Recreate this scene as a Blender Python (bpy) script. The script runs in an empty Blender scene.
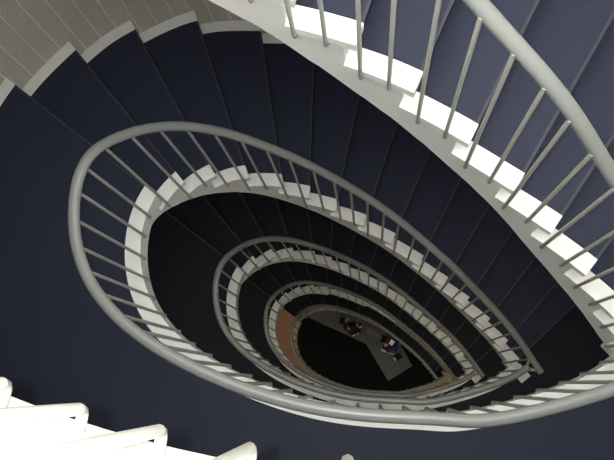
import bpy, math, random
import numpy as np
from mathutils import Matrix, Vector

random.seed(4)
S = bpy.context.scene
C = S.collection

# ------------------------------------------------------------------ camera
F_PX = 655.28
VX, VY = 370.33, 383.81                 # where straight down lies in the picture
K = 3.0 / 3.3                           # survey units -> metres
H = 3.3                                 # storey height in survey units (3.0 m)
D0 = 0.98314 * H                        # camera above the handrail one storey down
HR = 1.06                               # handrail above floor
STEP = H / 15
Z_CAM = (D0 + 4 * H + HR) * K           # camera height above the ground floor

nv = Vector(((VX - 307) / F_PX, (VY - 230) / F_PX, 1)).normalized()
e1 = (Vector((1, 0, 0)) - nv[0] * nv).normalized()
e2 = nv.cross(e1)


def to_world(v):
    return Vector((v.dot(e1), -v.dot(e2), -v.dot(nv)))


right, up, back = to_world(Vector((1, 0, 0))), to_world(Vector((0, -1, 0))), to_world(Vector((0, 0, -1)))
cam = bpy.data.cameras.new('camera')
cam.sensor_width = 36
cam.lens = 36 * F_PX / 614
cam.clip_start = 0.02
camo = bpy.data.objects.new('camera', cam)
C.objects.link(camo)
camo.matrix_world = Matrix(((right[0], up[0], back[0], 0), (right[1], up[1], back[1], 0),
                            (right[2], up[2], back[2], Z_CAM), (0, 0, 0, 1)))
S.camera = camo

# ------------------------------------------------------------------ light
w = bpy.data.worlds.new('sky')
S.world = w
w.use_nodes = True
w.node_tree.nodes['Background'].inputs[0].default_value = (1.0, 0.995, 0.955, 1)
w.node_tree.nodes['Background'].inputs[1].default_value = 7.8

fl = bpy.data.lights.new('flash', 'POINT')
fl.energy = 155
fl.shadow_soft_size = 0.007
fl.color = (1.0, 0.985, 1.0)
flo = bpy.data.objects.new('flash', fl)
C.objects.link(flo)
flo.location = camo.matrix_world @ Vector((-0.043, 0.012, 0.01))

FILL_W = [0, 0, 5, 6, 6, 8]             # unseen fill lamps added under the landings, power by storey
S.view_settings.view_transform = 'Standard'
S.view_settings.look = 'None'
S.view_settings.gamma = 1
S.view_settings.use_curve_mapping = False
S.view_settings.exposure = 0.0


# ------------------------------------------------------------------ materials
def mat(name, col, rough=0.6, speck=0.0, scale=40, spec=0.4, bump=0.0, metallic=0.0):
    m = bpy.data.materials.new(name)
    m.use_nodes = True
    nt = m.node_tree
    b = nt.nodes['Principled BSDF']
    b.inputs['Roughness'].default_value = rough
    b.inputs['Specular IOR Level'].default_value = spec
    b.inputs['Metallic'].default_value = metallic
    b.inputs['Base Color'].default_value = (*col, 1)
    tc = nt.nodes.new('ShaderNodeTexCoord')
    n = nt.nodes.new('ShaderNodeTexNoise')
    n.inputs['Scale'].default_value = scale
    n.inputs['Detail'].default_value = 4
    nt.links.new(tc.outputs['Object'], n.inputs['Vector'])
    if speck:
        r = nt.nodes.new('ShaderNodeValToRGB')
        r.color_ramp.elements[0].position = 0.3
        r.color_ramp.elements[1].position = 0.7
        r.color_ramp.elements[0].color = (*[c * (1 - speck) for c in col], 1)
        r.color_ramp.elements[1].color = (*[min(1, c * (1 + speck)) for c in col], 1)
        nt.links.new(n.outputs['Fac'], r.inputs['Fac'])
        nt.links.new(r.outputs['Color'], b.inputs['Base Color'])
    if bump:
        bp = nt.nodes.new('ShaderNodeBump')
        bp.inputs['Strength'].default_value = bump
        bp.inputs['Distance'].default_value = 0.002
        nt.links.new(n.outputs['Fac'], bp.inputs['Height'])
        nt.links.new(bp.outputs['Normal'], b.inputs['Normal'])
    return m


M_WHITE = mat('white_paint', (0.80, 0.80, 0.77), 0.55, 0.03, 9, 0.3)
M_GREY = mat('grey_paint', (0.52, 0.52, 0.49), 0.55, 0.03, 9, 0.3)
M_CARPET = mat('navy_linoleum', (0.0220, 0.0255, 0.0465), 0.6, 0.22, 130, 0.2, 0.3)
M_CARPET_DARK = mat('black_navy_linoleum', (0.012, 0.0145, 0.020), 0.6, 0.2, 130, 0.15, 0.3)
M_NOSING = mat('worn_nosing', (0.038, 0.043, 0.056), 0.5, 0.1, 60, 0.3)
M_RAIL = mat('grey_rail_paint', (0.20, 0.21, 0.20), 0.34, 0.03, 30, 0.5)
M_BAR = mat('grey_bar_paint', (0.40, 0.40, 0.365), 0.4, 0.03, 30, 0.4)
M_SKIRT = mat('pale_grey_paint', (0.80, 0.79, 0.74), 0.6, 0.03, 12, 0.3)
M_WALL = mat('grey_wall_boards', (0.56, 0.55, 0.50), 0.75, 0.10, 60, 0.2, 0.3)
M_RIB = mat('wall_joint_strip', (0.8, 0.77, 0.68), 0.6, 0.04, 30, 0.3)
M_TERRA = mat('terracotta_floor', (0.42, 0.215, 0.12), 0.6, 0.15, 30, 0.3)
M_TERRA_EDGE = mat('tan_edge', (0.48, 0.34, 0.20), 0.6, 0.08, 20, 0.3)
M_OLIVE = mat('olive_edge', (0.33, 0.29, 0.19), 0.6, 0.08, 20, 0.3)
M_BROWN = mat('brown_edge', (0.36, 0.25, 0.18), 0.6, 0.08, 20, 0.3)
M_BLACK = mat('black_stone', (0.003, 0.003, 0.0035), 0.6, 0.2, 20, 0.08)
M_SLAB = mat('grey_slate_paving', (0.105, 0.11, 0.11), 0.6, 0.12, 14, 0.3)
M_SLAB_LINE = mat('pale_slate_panel', (0.15, 0.155, 0.15), 0.6, 0.1, 14, 0.3)
M_STEEL = mat('fill_lamp_steel', (0.5, 0.5, 0.5), 0.4)

# ------------------------------------------------------------------ survey of the well
Q = np.array([[0.45412, -0.04719], [0.36614, -0.00156], [0.19287, 0.04614], [0.08634, 0.04807], [-0.08942, 0.03261],
              [-0.30269, -0.04354], [-0.4428, -0.17096], [-0.46644, -0.32992], [-0.40378, -0.43809],
              [-0.31589, -0.48411], [-0.21597, -0.48584], [-0.09651, -0.45976], [0.05314, -0.39982],
              [0.19767, -0.30394], [0.28575, -0.23944], [0.38931, -0.14825], [0.48789, -0.03259]])
S1 = 0.45429
G = np.array([0.00484, -0.03917, 0.28904, -0.04868, 0.04178])
N = len(Q)
M = 700
T = np.linspace(0, 1, M)


def spline(Qp, ts):
    n = len(Qp)
    A = np.eye(n)
    B = np.zeros((n, n))
    for i in range(1, n - 1):
        A[i, i - 1:i + 2] = (1, 4, 1)
        B[i, i - 1:i + 2] = (6, -12, 6)
    Sm = np.linalg.solve(A, B) @ Qp
    out = []
    for u in ts * (n - 1):
        i = min(int(u), n - 2)
        b = u - i
        a = 1 - b
        out.append(a * Qp[i] + b * Qp[i + 1] + ((a ** 3 - a) * Sm[i] + (b ** 3 - b) * Sm[i + 1]) / 6)
    return np.array(out)


P = spline(Q, T) * H                      # plan of the handrail (x right, y towards the lower edge)
cs = np.concatenate([[0], np.cumsum(np.exp(G))])
cs /= cs[-1]
DROP = np.interp(T, np.concatenate([[0], np.linspace(S1, 1, 6)]), np.concatenate([[0], cs])) * H
ker = np.hanning(41)
ker /= ker.sum()
DROP = np.convolve(np.pad(DROP, 20, mode='edge'), ker, 'valid')
ARC = np.concatenate([[0], np.cumsum(np.linalg.norm(np.diff(P, axis=0), axis=1))])
TAN = np.gradient(P, axis=0)
TAN /= np.linalg.norm(TAN, axis=1)[:, None]
NRM = np.stack([TAN[:, 1], -TAN[:, 0]], 1)   # away from the well
if ((P[M // 2] - P.mean(0)) @ NRM[M // 2]) < 0:
    NRM = -NRM


VAR = np.interp(ARC, [0, 3.2, 4.1, 5.5, 7.7], [.003, .003, 0, -.020, -.020])   # the slab edge wanders a little off the rail line


def seg_x(p, r, q, s):
    d = r[0] * s[1] - r[1] * s[0]
    if abs(d) < 1e-12:
        return None
    w_ = q - p
    return (w_[0] * s[1] - w_[1] * s[0]) / d, (w_[0] * r[1] - w_[1] * r[0]) / d


def well_curve(o):
    """lens-shaped closed outline at offset o from the rail, pointed at the tip"""
    X = P + (o + VAR)[:, None] * NRM
    a = np.linspace(0.6, 0.01, 30)[:, None]
    pre = X[0] - TAN[0] * a
    post = X[-1] + TAN[-1] * a[::-1]
    first = np.vstack([pre, X[:150]])
    last = np.vstack([X[-150:], post])
    for i in range(len(first) - 1):
        for j in range(len(last) - 1):
            r = seg_x(first[i], first[i + 1] - first[i], last[j], last[j + 1] - last[j])
            if r and 0 <= r[0] < 1 and 0 <= r[1] < 1:
                pt = first[i] + r[0] * (first[i + 1] - first[i])
                full = np.vstack([[pt], first[i + 1:], X[150:-150], last[:j + 1], [pt]])
                return full
    return np.vstack([X, X[:1]])


WALL_PTS = np.array([(3.05, .15), (2.5, 1.05), (1.3, 1.62), (0, 1.75), (-1.4, 1.5), (-2.4, .9), (-3.0, .1), (-3.2, -.8),
                     (-2.99, -1.6), (-2.71, -2.22), (-2.285, -2.705), (-1.93, -2.955), (-1.45, -3.15), (-.94, -3.16),
                     (-.2, -3.08), (.6, -2.82), (1.6, -2.25), (2.45, -1.55), (2.95, -.75)])


def closed_spline(pts, n=900):
    out = []
    k = len(pts)
    for u in np.linspace(0, k, n, endpoint=False):
        i = int(u)
        t = u - i
        p0, p1, p2, p3 = (pts[(i + d) % k] for d in (-1, 0, 1, 2))
        out.append(.5 * ((2 * p1) + (-p0 + p2) * t + (2 * p0 - 5 * p1 + 4 * p2 - p3) * t * t + (-p0 + 3 * p1 - 3 * p2 + p3) * t ** 3))
    out = np.array(out)
    return np.vstack([out, out[:1]])


WALL = closed_spline(WALL_PTS)


def offset_closed(c, o):
    t = np.roll(c[:-1], -1, 0) - np.roll(c[:-1], 1, 0)
    t /= np.linalg.norm(t, axis=1)[:, None]
    n_ = np.stack([t[:, 1], -t[:, 0]], 1)
    ctr = c[:-1].mean(0)
    if ((c[0] - ctr) @ n_[0]) < 0:
        n_ = -n_
    x = c[:-1] + o * n_
    return np.vstack([x, x[:1]])


E_IN, E_MARGIN = .005, .116
C_EDGE, C_MARG, C_FASC = well_curve(E_IN), well_curve(E_MARGIN), well_curve(.025)
SETBACK = [0, .03, .06]                  # the lowest flights have a narrower edge, set further back from the well
EDGES = [C_EDGE] + [well_curve(E_IN + q) for q in SETBACK[1:]]
FASCS = [C_FASC] + [well_curve(.025 + q) for q in SETBACK[1:]]
C_SKIRT = offset_closed(WALL, -.115)
C_WALL = offset_closed(WALL, -.013)

NOSE_PX = [(146, 186), (175.3, 171.4), (209.2, 164), (244.7, 164.4), (281.3, 171.4), (310, 183), (338.8, 195.7),
           (368, 212.7), (395.7, 233.8), (424.5, 254.3), (449, 276.4), (471.3, 294.7), (492.6, 315.2), (509.4, 339),
           (522.4, 356)]
NOSE_ANG = [-142, -129.5, -119, -108.5, -98.5, -88, -78, -71, -66, -62.5, -58.5, -54.5, -51, -47, -42]


# surveyed positions of the fifteen nosings: sight line from the camera met with the step's own level
def sight(x, y, depth):
    v = Vector(((x - 307) / F_PX, (y - 230) / F_PX, 1))
    return np.array([v.dot(e1), v.dot(e2)]) / v.dot(nv) * depth


NOSE = []
for j, (x, y) in enumerate(NOSE_PX):
    a = math.radians(NOSE_ANG[j])
    NOSE.append((sight(x, y, D0 + HR + j * STEP), np.array([math.cos(a), math.sin(a)])))


def cross(curve, line, outer):
    """index (float) where a line out of the well crosses a closed curve, on its outgoing side"""
    p, d = line
    best = None
    a = curve[:-1]
    s = curve[1:] - a
    den = d[0] * s[:, 1] - d[1] * s[:, 0]
    den = np.where(np.abs(den) < 1e-12, 1e-12, den)
    w_ = a - p
    t = (w_[:, 0] * s[:, 1] - w_[:, 1] * s[:, 0]) / den
    u = (w_[:, 0] * d[1] - w_[:, 1] * d[0]) / den
    ok = np.where((u >= 0) & (u < 1) & ((t > .3) if outer else (np.abs(t) < .55)))[0]
    if len(ok) == 0:
        return len(curve) - 1.001
    i = ok[np.abs(t[ok]).argmin()]
    return i + u[i]


def pt(curve, f):
    n_ = len(curve) - 1
    f = f % n_
    i = int(f)
    return curve[i] + (f - i) * (curve[i + 1] - curve[i])


def slice_(curve, f0, f1, n=None, step=4):
    n_ = len(curve) - 1
    if f1 < f0:
        f1 += n_
    if n:
        return [pt(curve, f) for f in np.linspace(f0, f1, n)]
    mids = [f for f in range(int(f0) + 1, int(math.ceil(f1))) if f % step == 0 or f % n_ == 0]
    fs = [f0] + [m for m in mids if m - f0 > .6 and f1 - m > .6 or m % n_ == 0] + [f1]
    return [pt(curve, f) for f in fs]


def shift(line, s):
    p, d = line
    n_ = np.array([-d[1], d[0]])         # turned so that + is down-flight
    if j_dir(p, n_) < 0:
        n_ = -n_
    return (p + n_ * s, d)


def j_dir(p, n_):
    i = ((P - p) ** 2).sum(1)
    i[:250] = 9e9
    return TAN[i.argmin()] @ n_


NOSE_ARC = []
for q_, d_ in NOSE:
    dd_ = ((P - q_) ** 2).sum(1)
    dd_[:250] = 9e9
    NOSE_ARC.append(ARC[dd_.argmin()])
RISER = [shift(l, -.065) for l in NOSE]


def W(p, depth):
    return (p[0] * K, -p[1] * K, Z_CAM - depth * K)


# ------------------------------------------------------------------ mesh helpers
class MB:
    def __init__(self):
        self.v, self.f, self.m = [], [], []

    def add(self, vs, fs, mi=0):
        o = len(self.v)
        self.v += [tuple(v) for v in vs]
        self.f += [tuple(i + o for i in f) for f in fs]
        self.m += [mi] * len(fs)

    def band(self, a, b, top, bot, mi=0):
        """solid band between two plan polylines with the same number of points; top/bot depths or lists"""
        n_ = len(a)
        tp = top if hasattr(top, '__len__') else [top] * n_
        bt = bot if hasattr(bot, '__len__') else [bot] * n_
        vs = []
        for i in range(n_):
            vs += [W(a[i], tp[i]), W(b[i], tp[i]), W(b[i], bt[i]), W(a[i], bt[i])]
        fs = []
        for i in range(n_ - 1):
            o, q = 4 * i, 4 * i + 4
            fs += [(o, o + 1, q + 1, q), (o + 1, o + 2, q + 2, q + 1), (o + 2, o + 3, q + 3, q + 2), (o + 3, o, q, q + 3)]
        fs += [(0, 3, 2, 1), (4 * n_ - 4, 4 * n_ - 3, 4 * n_ - 2, 4 * n_ - 1)]
        self.add(vs, fs, mi)

    def tube(self, pts, r, seg=10, flat=1.0, mi=0):
        pts = [Vector(p) for p in pts]
        rings = []
        for i, p in enumerate(pts):
            t = (pts[min(i + 1, len(pts) - 1)] - pts[max(i - 1, 0)]).normalized()
            ref = Vector((0, 0, 1)) if abs(t.z) < .9 else Vector((1, 0, 0))
            s = t.cross(ref).normalized()
            u = s.cross(t)
            rings.append([p + s * (r * math.cos(2 * math.pi * k / seg)) + u * (r * flat * math.sin(2 * math.pi * k / seg)) for k in range(seg)])
        fs = []
        for i in range(len(pts) - 1):
            for k in range(seg):
                k2 = (k + 1) % seg
                fs.append((i * seg + k, i * seg + k2, (i + 1) * seg + k2, (i + 1) * seg + k))
        vs = [v for rg in rings for v in rg]
        fs.append(tuple(range(seg))[::-1])
        fs.append(tuple((len(pts) - 1) * seg + k for k in range(seg)))
        self.add(vs, fs, mi)

    def build(self, name, mats, parent=None, smooth=False):
        me = bpy.data.meshes.new(name)
        me.from_pydata(self.v, [], self.f)
        for mm in (mats if isinstance(mats, (list, tuple)) else [mats]):
            me.materials.append(mm)
        me.polygons.foreach_set('material_index', self.m)
        me.update()
        import bmesh
        bm = bmesh.new()
        bm.from_mesh(me)
        bmesh.ops.recalc_face_normals(bm, faces=bm.faces)
        bm.to_mesh(me)
        bm.free()
        if smooth:
            me.polygons.foreach_set('use_smooth', [True] * len(me.polygons))
            try:
                me.set_sharp_from_angle(angle=math.radians(50))
            except Exception:
                pass
        o = bpy.data.objects.new(name, me)
        C.objects.link(o)
        if parent:
            o.parent = parent
            o.matrix_parent_inverse = Matrix.Translation(-parent.location)
        return o


def thing(name, loc, label, cat, group=None, kind=None):
    o = bpy.data.objects.new(name, None)
    o.empty_display_size = .2
    C.objects.link(o)
    o.location = loc
    o['label'] = label
    o['category'] = cat
    if group:
        o['group'] = group
    if kind:
        o['kind'] = kind
    return o


# ------------------------------------------------------------------ floor and outer wall
GROUND = D0 + 4 * H + HR
mb = MB()
ring = [W(p, GROUND) for p in WALL[:-1:6]]
low = [W(p, GROUND + .2) for p in WALL[:-1:6]]
n_ = len(ring)
mb.add(ring + low, [tuple(range(n_))] + [tuple(range(n_, 2 * n_))[::-1]] + [(i, (i + 1) % n_, n_ + (i + 1) % n_, n_ + i) for i in range(n_)])
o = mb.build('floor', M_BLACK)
o['kind'] = 'structure'

# wall: shallow boards with raised joint strips every 14 cm
mb = MB()
cl = np.concatenate([[0], np.cumsum(np.linalg.norm(np.diff(WALL, axis=0), axis=1))])
NB = int(round(cl[-1] / .155))
pitch = cl[-1] / NB


def wall_at(s):
    s = s % cl[-1]
    i = min(np.searchsorted(cl, s, side='right') - 1, len(WALL) - 2)
    u = (s - cl[i]) / (cl[i + 1] - cl[i])
    p = WALL[i] + u * (WALL[i + 1] - WALL[i])
    t = WALL[i + 1] - WALL[i]
    t = t / np.linalg.norm(t)
    n2 = np.array([t[1], -t[0]])
    if n2 @ (p - np.array([0, -.7])) > 0:
        n2 = -n2
    return p, n2


prof, mi = [], []
for b in range(NB):
    s0 = (b + .6) * pitch
    for ds, dn, m_ in ((0, 0, 0), (.062, 0, 0), (.124, 0, 0), (.128, .010, 1), (.140, .010, 1), (.144, 0, 0)):
        p, nn = wall_at(s0 + ds * pitch / .155)
        prof.append(p + nn * dn)
        mi.append(1 if (dn > 0) else 0)
z_top = -3.2
vs = [W(p, z_top) for p in prof] + [W(p, GROUND + .2) for p in prof]
back_ = [W(p, z_top) for p in offset_closed(WALL, .2)[:-1:6]] + [W(p, GROUND + .2) for p in offset_closed(WALL, .2)[:-1:6]]
n_ = len(prof)
for i in range(n_):
    k2 = (i + 1) % n_
    mb.add([vs[i], vs[k2], vs[n_ + k2], vs[n_ + i]], [(0, 1, 2, 3)], mi[i])
m2 = len(back_) // 2
for i in range(m2):
    k2 = (i + 1) % m2
    mb.add([back_[i], back_[k2], back_[m2 + k2], back_[m2 + i]], [(0, 1, 2, 3)], 0)
me_wall = bpy.data.meshes.new('wall_outer')
me_wall.from_pydata(mb.v, [], mb.f)
me_wall.materials.append(M_WALL)
me_wall.materials.append(M_RIB)
me_wall.polygons.foreach_set('material_index', mb.m)
me_wall.update()
o = bpy.data.objects.new('wall_outer', me_wall)
C.objects.link(o)
o['kind'] = 'structure'

# ------------------------------------------------------------------ landings, flights and rails
LAND_THICK = .15
ORD = ['top', 'second', 'third', 'fourth', 'lowest']


def span(curve, la, lb, outer, n=None, step=4):
    return slice_(curve, cross(curve, la, outer), cross(curve, lb, outer), n, step)


def resample(pl, n):
    pl = np.array(pl)
    a = np.concatenate([[0], np.cumsum(np.linalg.norm(np.diff(pl, axis=0), axis=1))])
    u = np.linspace(0, a[-1], n)
    return np.stack([np.interp(u, a, pl[:, 0]), np.interp(u, a, pl[:, 1])], 1)


def land_slice(curve, outer):
    return slice_(curve, cross(curve, RISER[14], outer), cross(curve, NOSE[0], outer))


def fan_mesh(inner, outer, top, bot):
    """solid between two plan polylines of different length (both in the same direction)"""
    import bmesh
    loop = list(inner) + list(outer)[::-1]
    vs_t = [W(p, top) for p in loop]
    vs_b = [W(p, bot) for p in loop]
    n2 = len(loop)
    # triangulate the strip by walking both polylines by fraction
    fs = []
    ni, no = len(inner), len(outer)
    oi = lambda k: n2 - 1 - k
    fi = np.linspace(0, 1, ni)
    fo = np.linspace(0, 1, no)
    i = k = 0
    while i < ni - 1 or k < no - 1:
        if k == no - 1 or (i < ni - 1 and fi[i + 1] <= fo[k + 1]):
            fs.append((i, i + 1, oi(k)))
            i += 1
        else:
            fs.append((i, oi(k + 1), oi(k)))
            k += 1
    m_ = MB()
    m_.add(vs_t + vs_b, fs + [tuple(v + n2 for v in f)[::-1] for f in fs] + [(q, (q + 1) % n2, (q + 1) % n2 + n2, q + n2) for q in range(n2)])
    return m_


def landing_strip(c_in, c_out, in_outer, out_outer):
    """both outlines split at the tip so that the pointed corner is kept"""
    def halves(c, outer):
        f0, f1 = cross(c, RISER[14], outer), cross(c, NOSE[0], outer)
        end = len(c) - 1
        if outer:
            # the wall side: split where the tip's own direction meets it
            f = cross(c, (np.array([1.52, -.2]), np.array([1.0, .12])), True)
            if f > f0:
                return slice_(c, f0, f), slice_(c, f, f1 + end if f1 < f else f1)
            return slice_(c, f0, f), slice_(c, f, f1)
        return slice_(c, f0, end), slice_(c, 0, f1)
    a1, a2 = halves(c_in, in_outer)
    b1, b2 = halves(c_out, out_outer)
    return (a1, b1), (a2, b2)


TREAD_T = .05


def nosing_strip(j, depth):
    back_l = shift(NOSE[j], -.016)
    a = [pt(C_MARG, cross(C_MARG, NOSE[j], False)), pt(C_SKIRT, cross(C_SKIRT, NOSE[j], True))]
    b = [pt(C_MARG, cross(C_MARG, back_l, False)), pt(C_SKIRT, cross(C_SKIRT, back_l, True))]
    m_ = MB()
    m_.band(a, b, depth - .002, depth + .004)
    return m_


def make_landing(k):
    d = D0 + (k - 1) * H + HR
    brick = (k == 4)
    what = {0: 'landing nearest the viewer, its glaring white edge in the lower left corner',
            1: 'broad dark navy landing filling the left and bottom of the view',
            2: 'dark navy landing one storey below the broad landing',
            3: 'almost black landing seen just above the terracotta one',
            4: 'terracotta orange landing with tan edge, lowest in the stairwell'}[k]
    root = thing('stair_landing', W((-1.9, -.4), d), what, 'landing', 'curved stair landings')
    root['kind'] = 'thing'
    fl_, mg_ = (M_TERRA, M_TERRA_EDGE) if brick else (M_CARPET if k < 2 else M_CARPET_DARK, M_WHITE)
    for nm, ci, co, io, oo, mm in (('edge_margin', C_EDGE, C_MARG, False, False, mg_),
                                   ('floor_covering', C_MARG, C_SKIRT, False, True, fl_),
                                   ('wall_margin', C_SKIRT, C_WALL, True, True, M_TERRA_EDGE if brick else M_SKIRT)):
        big = MB()
        for h_, (a, b) in enumerate(landing_strip(ci, co, io, oo)):
            s_ = fan_mesh(a, b, d, d + LAND_THICK)
            big.add(s_.v, s_.f, 1 if (brick and h_ == 0) else 0)
        if nm == 'edge_margin' and k > 1:
            # square end of the strip running on past the tip of the well
            e_ = P[-1]
            c4 = [e_ + TAN[-1] * al_ + NRM[-1] * of_ for al_, of_ in ((-.06, -.024), (.112, -.024), (.112, .106), (-.06, .106))]
            big.band(c4[:2], c4[:1:-1], d - .003, d + TREAD_T)
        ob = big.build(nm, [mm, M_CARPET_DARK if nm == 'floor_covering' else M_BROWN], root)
        if nm == 'edge_margin':
            ob['label'] = 'tan edge strip' if brick else 'white painted edge strip'
    nosing_strip(0, d).build('nosing', M_TERRA_EDGE if brick else M_NOSING, root)
    return root


T_TAB = np.array([(3.45, 1.2), (3.8, 1.25), (4.05, 1.40), (4.4, 1.52), (5.6, 1.50), (6.2, 1.44), (7.0, 1.40), (7.45, 1.33), (7.7, 1.25)])


def soffit_depth(p, base):
    i = ((P - p) ** 2).sum(1)
    i[:250] = 9e9
    i = i.argmin()
    return base + DROP[i] + np.interp(ARC[i], T_TAB[:, 0], T_TAB[:, 1])


def setback(k, j):
    return 2 if k == 4 else (0 if k < 3 or j < 5 else (1 if j < 8 else 2))


def make_flight(k):
    base = D0 + (k - 1) * H
    d = base + HR
    what = {0: 'brightly lit stair flight in the upper right corner with white tread ends',
            1: 'dark stair flight fanning from the upper left wall down to the right',
            2: 'shadowed stair flight running inside the second white stepped edge',
            3: 'very dark stair flight inside the third stepped edge',
            4: 'black stair flight inside the smallest stepped edge, dropping to the ground floor'}[k]
    root = thing('stair_flight', W((.2, -2.0), d + 7 * STEP), what, 'staircase', 'curved stair flights')
    body = MB()
    lines_in = [NOSE[0]] + RISER[1:]
    for j in range(1, 15):
        top = d + j * STEP
        la, lb = RISER[j - 1], NOSE[j]
        # the tread: covering, white well-side end and grey wall-side end
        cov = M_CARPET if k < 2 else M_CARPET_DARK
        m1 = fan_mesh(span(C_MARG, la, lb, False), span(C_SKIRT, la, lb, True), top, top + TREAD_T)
        tr = m1.build('tread', cov, root)
        o_ = nosing_strip(j, top).build('nosing', M_NOSING, tr)
        o_['label'] = 'slightly paler worn nosing'
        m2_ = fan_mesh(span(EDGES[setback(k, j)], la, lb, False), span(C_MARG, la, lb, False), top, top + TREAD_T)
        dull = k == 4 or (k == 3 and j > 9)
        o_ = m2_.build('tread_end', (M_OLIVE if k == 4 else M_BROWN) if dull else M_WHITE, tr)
        o_['label'] = ('dull tan' if dull else 'white') + ' tread end on the well side'
        m3 = fan_mesh(span(C_SKIRT, la, lb, True), span(C_WALL, la, lb, True), top, top + TREAD_T)
        o_ = m3.build('wall_margin', M_SKIRT, tr)
        o_['label'] = 'pale grey strip along the wall'
    for j in range(1, 15):
        top = d + j * STEP + TREAD_T
        a = span(FASCS[setback(k, j)], RISER[j - 1], RISER[j], False, 7)
        b = span(C_WALL, RISER[j - 1], RISER[j], True, 7)
        bt = [max(soffit_depth(p, base), top + .03) for p in a]
        body.band(a, b, top - .0, bt)
        # riser board up to the tread above
        a2 = span(C_FASC, RISER[j - 1], shift(RISER[j - 1], .02), False, 2)
        b2 = span(C_WALL, RISER[j - 1], shift(RISER[j - 1], .02), True, 2)
    # haunch thickening under the edge of the landing above
    f1_ = cross(C_FASC, RISER[0], False)
    a = slice_(C_FASC, f1_ - 62, f1_, 14)
    c_back = well_curve(.3)
    g1_ = cross(c_back, RISER[0], False)
    b = slice_(c_back, g1_ - 62, g1_, 14)
    bt = [max(soffit_depth(p, base), d + LAND_THICK) + .002 for p in a]
    body.band(a, b, d + TREAD_T, bt)
    body.build('stringer', M_WHITE, root)['label'] = 'white painted stringer and soffit'
    return root


def rail_pt(i, k, o=0.0, dz=0.0):
    p = P[i] + NRM[i] * o
    return p, D0 + (k - 1) * H + DROP[i] + dz


def make_railing(k):
    d = D0 + (k - 1) * H
    what = {0: 'nearest railing, pale handrail sweeping across the upper right corner',
            1: 'large railing loop with grey handrail, outermost complete loop around the well',
            2: 'second railing loop inside the large one, mid grey handrail',
            3: 'third railing loop, small and dark, around the terracotta landing',
            4: 'innermost smallest railing loop, olive grey, around the ground floor view'}[k]
    root = thing('stair_railing', W(P[330], d + HR), what, 'railing', 'stair railings of the stairwell')
    pts = [W(*rail_pt(i, k)) for i in range(0, M, 4)]
    if (M - 1) % 4:
        pts.append(W(*rail_pt(M - 1, k)))
    mb = MB()
    mb.tube(pts, .029, 14, .85)
    h = mb.build('handrail', M_RAIL, root, True)
    # two short bars joining the end of this rail to the start of the next
    if k < 4:
        a = Vector(W(*rail_pt(M - 1, k, 0, .01)))
        b = Vector(W(*rail_pt(2, k + 1, 0, .01)))
        b2 = Vector(W(*rail_pt(22, k + 1, 0, .03)))
        a2 = Vector(W(*rail_pt(M - 16, k, 0, .02)))
        mb = MB()
        mb.tube([a, (a + b) / 2, b], .011, 8)
        mb.build('end_bar', M_BAR, root, True)
        mb = MB()
        mb.tube([a2, (a2 + b) / 2 + Vector((0, 0, -.01)), b], .011, 8)
        mb.build('end_bar', M_BAR, root, True)
    spots = [1.5045 - .1434 * q_ for q_ in range(10, -1, -1)] + [1.5045 + .1442 * q_ for q_ in range(1, 12)]
    spots += [3.235, 3.385, 3.54, 3.69, 3.84, 3.995, 4.155, 4.31, 4.45, 4.595, 4.745, 4.90, 5.05, 5.21, 5.36, 5.495, 5.63,
              5.765, 5.91, 6.06, 6.21, 6.35, 6.49, 6.63, 6.78, 6.93, 7.085, 7.225, 7.38, 7.52, 7.64]
    if k == 0:
        spots = [q_ + float(np.interp(q_, [3.3, 3.8, 4.9, 5.15, 5.4, 5.65, 5.95], [-.05, 0, -.02, -.08, -.06, -.03, 0])) for q_ in spots]
    for s in spots:
        i = int(np.abs(ARC - s).argmin())
        p, rd = rail_pt(i, k, 0)
        nst = sum(ARC[i] > q_ - .06 for q_ in NOSE_ARC)
        off = -.015 + .5 * VAR[i] + (.9 * SETBACK[setback(k, nst)] if nst else 0) - (.017 if k == 0 and ARC[i] < 3.6 else 0)
        pb = P[i] + NRM[i] * off
        # level of what it is fixed to
        floor_d = d + HR
        surf = floor_d
        for j in range(15):
            if ARC[i] > NOSE_ARC[j] - .06:
                surf = floor_d + (j + 1) * STEP
        low = max(rd + HR + .03, surf + .065) if surf > floor_d else floor_d + .045
        top = rd + .004
        fx = P[i] + NRM[i] * (.03 + VAR[i] + (SETBACK[setback(k, sum(ARC[i] > q_ for q_ in NOSE_ARC))] if surf > floor_d else 0))
        path = [W(pb, rd), W(pb, (rd + low) / 2), W(pb, low - .022)]
        for a_ in (30, 60, 90):
            r_ = math.radians(a_)
            path.append(W(pb + NRM[i] * (.022 * (1 - math.cos(r_))), low - .022 + .022 * math.sin(r_)))
        path.append(W(fx, low))
        m_ = MB()
        m_.tube(path, .0093, 8)
        m_.build('baluster', M_BAR, root, True)
    return root


for k in range(5):
    make_landing(k)
for k in range(5):
    make_flight(k)
for k in range(5):
    make_railing(k)

# ------------------------------------------------------------------ unseen fill lamps, added to brighten and warm the lower storeys
for k, wt in enumerate(FILL_W):
    if not wt:
        continue
    dd = D0 + (k - 2) * H + HR + LAND_THICK
    for q in ((-2.4, -.6), (.4, .95), (2.35, -.1)):
        loc = Vector(W(q, dd))
        t = thing('fill_lamp', loc, 'round fill lamp added under a landing, hidden from above', 'fill lamp', 'added fill lamps under the landings')
        m_ = MB()
        m_.tube([loc, loc - Vector((0, 0, .03))], .14, 24)
        m_.build('fill_lamp_base', M_STEEL, t)
        L_ = bpy.data.lights.new('fill_light', 'AREA')
        L_.shape = 'DISK'
        L_.size = .25
        L_.energy = wt
        L_.color = (1.0, .93, .74)
        lo = bpy.data.objects.new('fill_light', L_)
        C.objects.link(lo)
        lo.parent = t
        lo.location = (0, 0, -.045)

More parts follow.
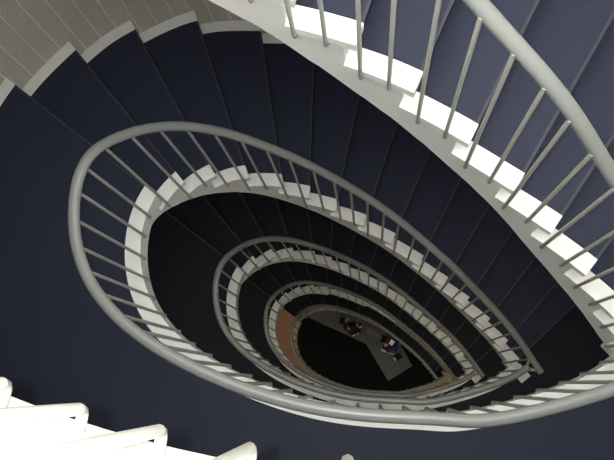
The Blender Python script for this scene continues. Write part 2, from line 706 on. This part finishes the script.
# ------------------------------------------------------------------ ground floor walkway
def walk(pts, top, name, m):
    mb = MB()
    n_ = len(pts)
    vs = [W(p, GROUND - top) for p in pts] + [W(p, GROUND - .001) for p in pts]
    mb.add(vs, [tuple(range(n_)), tuple(range(n_, 2 * n_))[::-1]] + [(i, (i + 1) % n_, n_ + (i + 1) % n_, n_ + i) for i in range(n_)])
    return mb.build(name, m)


wk = walk([(-2.3, -2.05), (-.09, -1.02), (.46, -.07), (1.09, -.45), (.66, -1.28), (-.2, -1.95), (-1.6, -2.75)], .04, 'walkway', M_SLAB)
wk['label'] = 'bent grey slate walkway crossing the black ground floor'
wk['category'] = 'walkway'

stripe = walk([(-.12, -1.32), (.22, -1.14), (.28, -1.26), (-.05, -1.45)], .043, 'floor_panel', M_SLAB_LINE)
stripe.parent = wk
stripe['label'] = 'paler rectangular panel'

# ------------------------------------------------------------------ people and bags on the walkway
M_SKIN = mat('skin', (0.50, 0.28, 0.19), 0.5)
M_BLACKCLOTH = mat('black_cloth', (0.012, 0.012, 0.014), 0.8)
M_JEANS = mat('blue_denim', (0.035, 0.045, 0.16), 0.8)
M_PALECLOTH = mat('pale_cloth', (0.72, 0.70, 0.66), 0.8)
M_WHITEST = mat('white_paper', (0.88, 0.88, 0.88), 0.5)
M_HAIR = mat('dark_hair', (0.012, 0.009, 0.008), 0.5)
M_RED = mat('red_mat', (0.22, 0.05, 0.045), 0.8)
WALK_Z = .04 * K


def at(x, y, h):
    """point h metres above the walkway on the sight line of the surveyed mark"""
    return Vector(W(sight(x, y, GROUND - (WALK_Z + h) / K), GROUND - (WALK_Z + h) / K))


def skin(name, chains, m, parent, smooth=2):
    """one continuous surface grown round a skeleton; chains share their first joint by position"""
    vs, es, rs, key = [], [], [], {}
    for ch in chains:
        prev = None
        for p, r_ in ch:
            kk = tuple(round(c, 4) for c in p)
            if kk not in key:
                key[kk] = len(vs)
                vs.append(p)
                rs.append(r_)
            i = key[kk]
            if prev is not None and prev != i:
                es.append((prev, i))
            prev = i
    me = bpy.data.meshes.new(name)
    me.from_pydata([tuple(v) for v in vs], es, [])
    me.materials.append(m)
    ob = bpy.data.objects.new(name, me)
    C.objects.link(ob)
    ob.parent = parent
    ob.matrix_parent_inverse = Matrix.Translation(-parent.location)
    sk = ob.modifiers.new('skin', 'SKIN')
    sk.use_smooth_shade = True
    me.skin_vertices.new() if not me.skin_vertices else None
    for i, r_ in enumerate(rs):
        me.skin_vertices[0].data[i].radius = (r_, r_)
        me.skin_vertices[0].data[i].use_root = (i == 0)
    sb = ob.modifiers.new('sub', 'SUBSURF')
    sb.levels = sb.render_levels = smooth
    return ob


def person(feet, hip, head, hands, label, top_m, leg_m, shoe_m, hair_m):
    base = Vector((hip.x, hip.y, WALK_Z))
    t = thing('person', base, label, 'person')
    up_ = Vector((0, 0, 1))
    face = (hands[0] + hands[1]) / 2 - hip
    face.z = 0
    face.normalize()
    side = up_.cross(face)
    chest = hip.lerp(head, .52)
    neck = hip.lerp(head, .80)
    sh = [neck - up_ * .06 + side * (.155 * q) for q in (1, -1)]
    hp = [hip + side * (.09 * q) for q in (1, -1)]
    legs, arms, hand_ch, shoes = [], [], [], []
    for q in (0, 1):
        foot = feet[q]
        ank = Vector((foot.x, foot.y, WALK_Z + .09))
        knee = hp[q].lerp(ank, .5) + face * .05
        legs.append([(hip, .10), (hp[q], .08), (knee, .06), (ank + up_ * .04, .05)])
        dirx = face
        shoes.append((ank, dirx))
        hand = hands[q]
        elbow = sh[q].lerp(hand, .5) - up_ * .10 + side * (.05 if q == 0 else -.05)
        arms.append([(neck - up_ * .06, .08), (sh[q], .058), (elbow, .042), (elbow.lerp(hand, .9), .034)])
        hand_ch.append((elbow, hand))
    # continuous body: torso, neck, head, arms with palms, legs
    ch = [[(hip, .075), (chest, .08), (neck, .05), (head, .085), (head + up_ * .07, .06)]]
    for q in (0, 1):
        ch.append([(neck, .05), (sh[q], .035), (hand_ch[q][0], .024), (hand_ch[q][1], .024)])
        ch.append([(hip, .075), (hp[q], .05), (legs[q][2][0], .035), (legs[q][3][0], .03)])
        e_, h_ = hand_ch[q]
        fd = (h_ - e_).normalized()
        fs_ = fd.cross(up_).normalized()
        for n_f, ln in ((-1.5, .07), (-.5, .085), (.5, .08), (1.5, .06)):
            ch.append([(h_, .024), (h_ + fd * .045 + fs_ * (.018 * n_f), .009), (h_ + fd * (.045 + ln) + fs_ * (.021 * n_f) - up_ * .015, .007)])
        ch.append([(h_, .024), (h_ + fd * .02 + fs_ * (.05 if q else -.05), .01)])
    skin('body', ch, M_SKIN, t, 1)
    skin('jacket', [[(hip + up_ * .02, .10), (chest, .105), (neck - up_ * .06, .08)], arms[0], arms[1]], top_m, t, 1)
    skin('trousers', legs, leg_m, t, 1)
    for a_, d_ in shoes:
        b_ = Vector((a_.x, a_.y, WALK_Z + .045))
        skin('shoe', [[(b_ - d_ * .06, .042), (b_ + d_ * .07, .045), (b_ + d_ * .17, .032)]], shoe_m, t, 1)
    skin('hair', [[(head + up_ * .05 - face * .03, .085), (head + up_ * .09, .065)], [(head + up_ * .05 - face * .03, .085), (head - face * .07 - up_ * .03, .07)]], hair_m, t, 1)
    # nose and eyes
    mb_ = MB()
    nb = head + face * .085
    mb_.tube([nb + up_ * .02, nb + face * .02 - up_ * .02], .012, 6)
    mb_.build('nose', M_SKIN, t, True)
    for q in (1, -1):
        mb_ = MB()
        c_ = head + face * .08 + side * (.03 * q) + up_ * .02
        mb_.tube([c_, c_ + face * .012], .009, 8)
        mb_.build('eye', M_HAIR, t, True)
    return t


a_t = person([at(353.3, 334.2, 0), at(357.5, 332.5, 0)], at(354.0, 329.5, .92), at(352.5, 325.5, 1.60),
             [at(346.5, 321.5, 1.15), at(357.6, 326.4, 1.12)],
             'person in black clothes and pale shoes holding a white cup on the grey walkway', M_BLACKCLOTH, M_BLACKCLOTH, M_WHITEST, M_HAIR)
mb = MB()
c_ = at(359.6, 325.6, 1.2)
mb.tube([c_ - Vector((0, 0, .06)), c_, c_ + Vector((0, 0, .07))], .055, 14)
o = mb.build('cup', M_WHITEST, None, True)
o['label'] = 'white cup in the hand of the person in black clothes'
o['category'] = 'cup'
b_t = person([at(387.6, 351.6, 0), at(392.2, 352.5, 0)], at(394.0, 345.8, .92), at(385.3, 339.6, 1.52),
             [at(385.8, 344.3, 1.05), at(390.0, 342.8, 1.02)],
             'person with dark hair leaning forward with a white sheet on the walkway', M_BLACKCLOTH, M_JEANS, M_PALECLOTH, M_HAIR)


def plate(corners, h, th, name, m, label, cat):
    vs = [at(x, y, h) for x, y in corners]
    mb = MB()
    n_ = len(vs)
    mb.add(vs + [v - Vector((0, 0, th)) for v in vs], [tuple(range(n_)), tuple(range(n_, 2 * n_))[::-1]] +
           [(i, (i + 1) % n_, n_ + (i + 1) % n_, n_ + i) for i in range(n_)])
    o_ = mb.build(name, m)
    o_['label'] = label
    o_['category'] = cat
    return o_


plate([(391.2, 339.2), (395.2, 341.6), (392, 345.8), (388.9, 343.4)], 1.56, .01, 'paper_sheet', M_WHITEST,
      'white sheet held by the person with dark hair', 'paper')


def bag(p, q, r_, name, label, clasp):
    a_, b_ = at(*p, 0), at(*q, 0)
    t = thing(name, (a_ + b_) / 2, label, 'bag')
    lift = Vector((0, 0, r_ + .005))
    mb = MB()
    pts = [a_.lerp(b_, u) + lift for u in (0, .08, .3, .7, .92, 1)]
    mb.tube(pts, r_, 12)
    mb.build('bag_body', M_BLACKCLOTH, t, True)
    mb = MB()
    d_ = (b_ - a_)
    mb.tube([a_.lerp(b_, .2) + lift * 1.8, a_.lerp(b_, .35) + lift * 3, a_.lerp(b_, .65) + lift * 3, a_.lerp(b_, .8) + lift * 1.8], .012, 8)
    mb.build('handle', M_BLACKCLOTH, t, True)
    if clasp:
        mb = MB()
        mb.tube([a_ + lift - d_ * .30, a_ + lift], r_ * .7, 10)
        mb.build('bag_end', M_PALECLOTH, t, True)['label'] = 'pale end pocket'


bag((395.5, 358.8), (400.5, 355.2), .065, 'duffel_bag', 'black bag with pale end near the end of the walkway', True)
bag((342.6, 318.0), (341.4, 324.0), .06, 'duffel_bag', 'narrow black bag alone on the left part of the walkway', False)
plate([(377, 330.2), (383, 332.6), (382.2, 334.2), (376.2, 331.8)], .012, .011, 'floor_mat', M_RED,
      'small dull red mat on the walkway under the railing', 'mat')
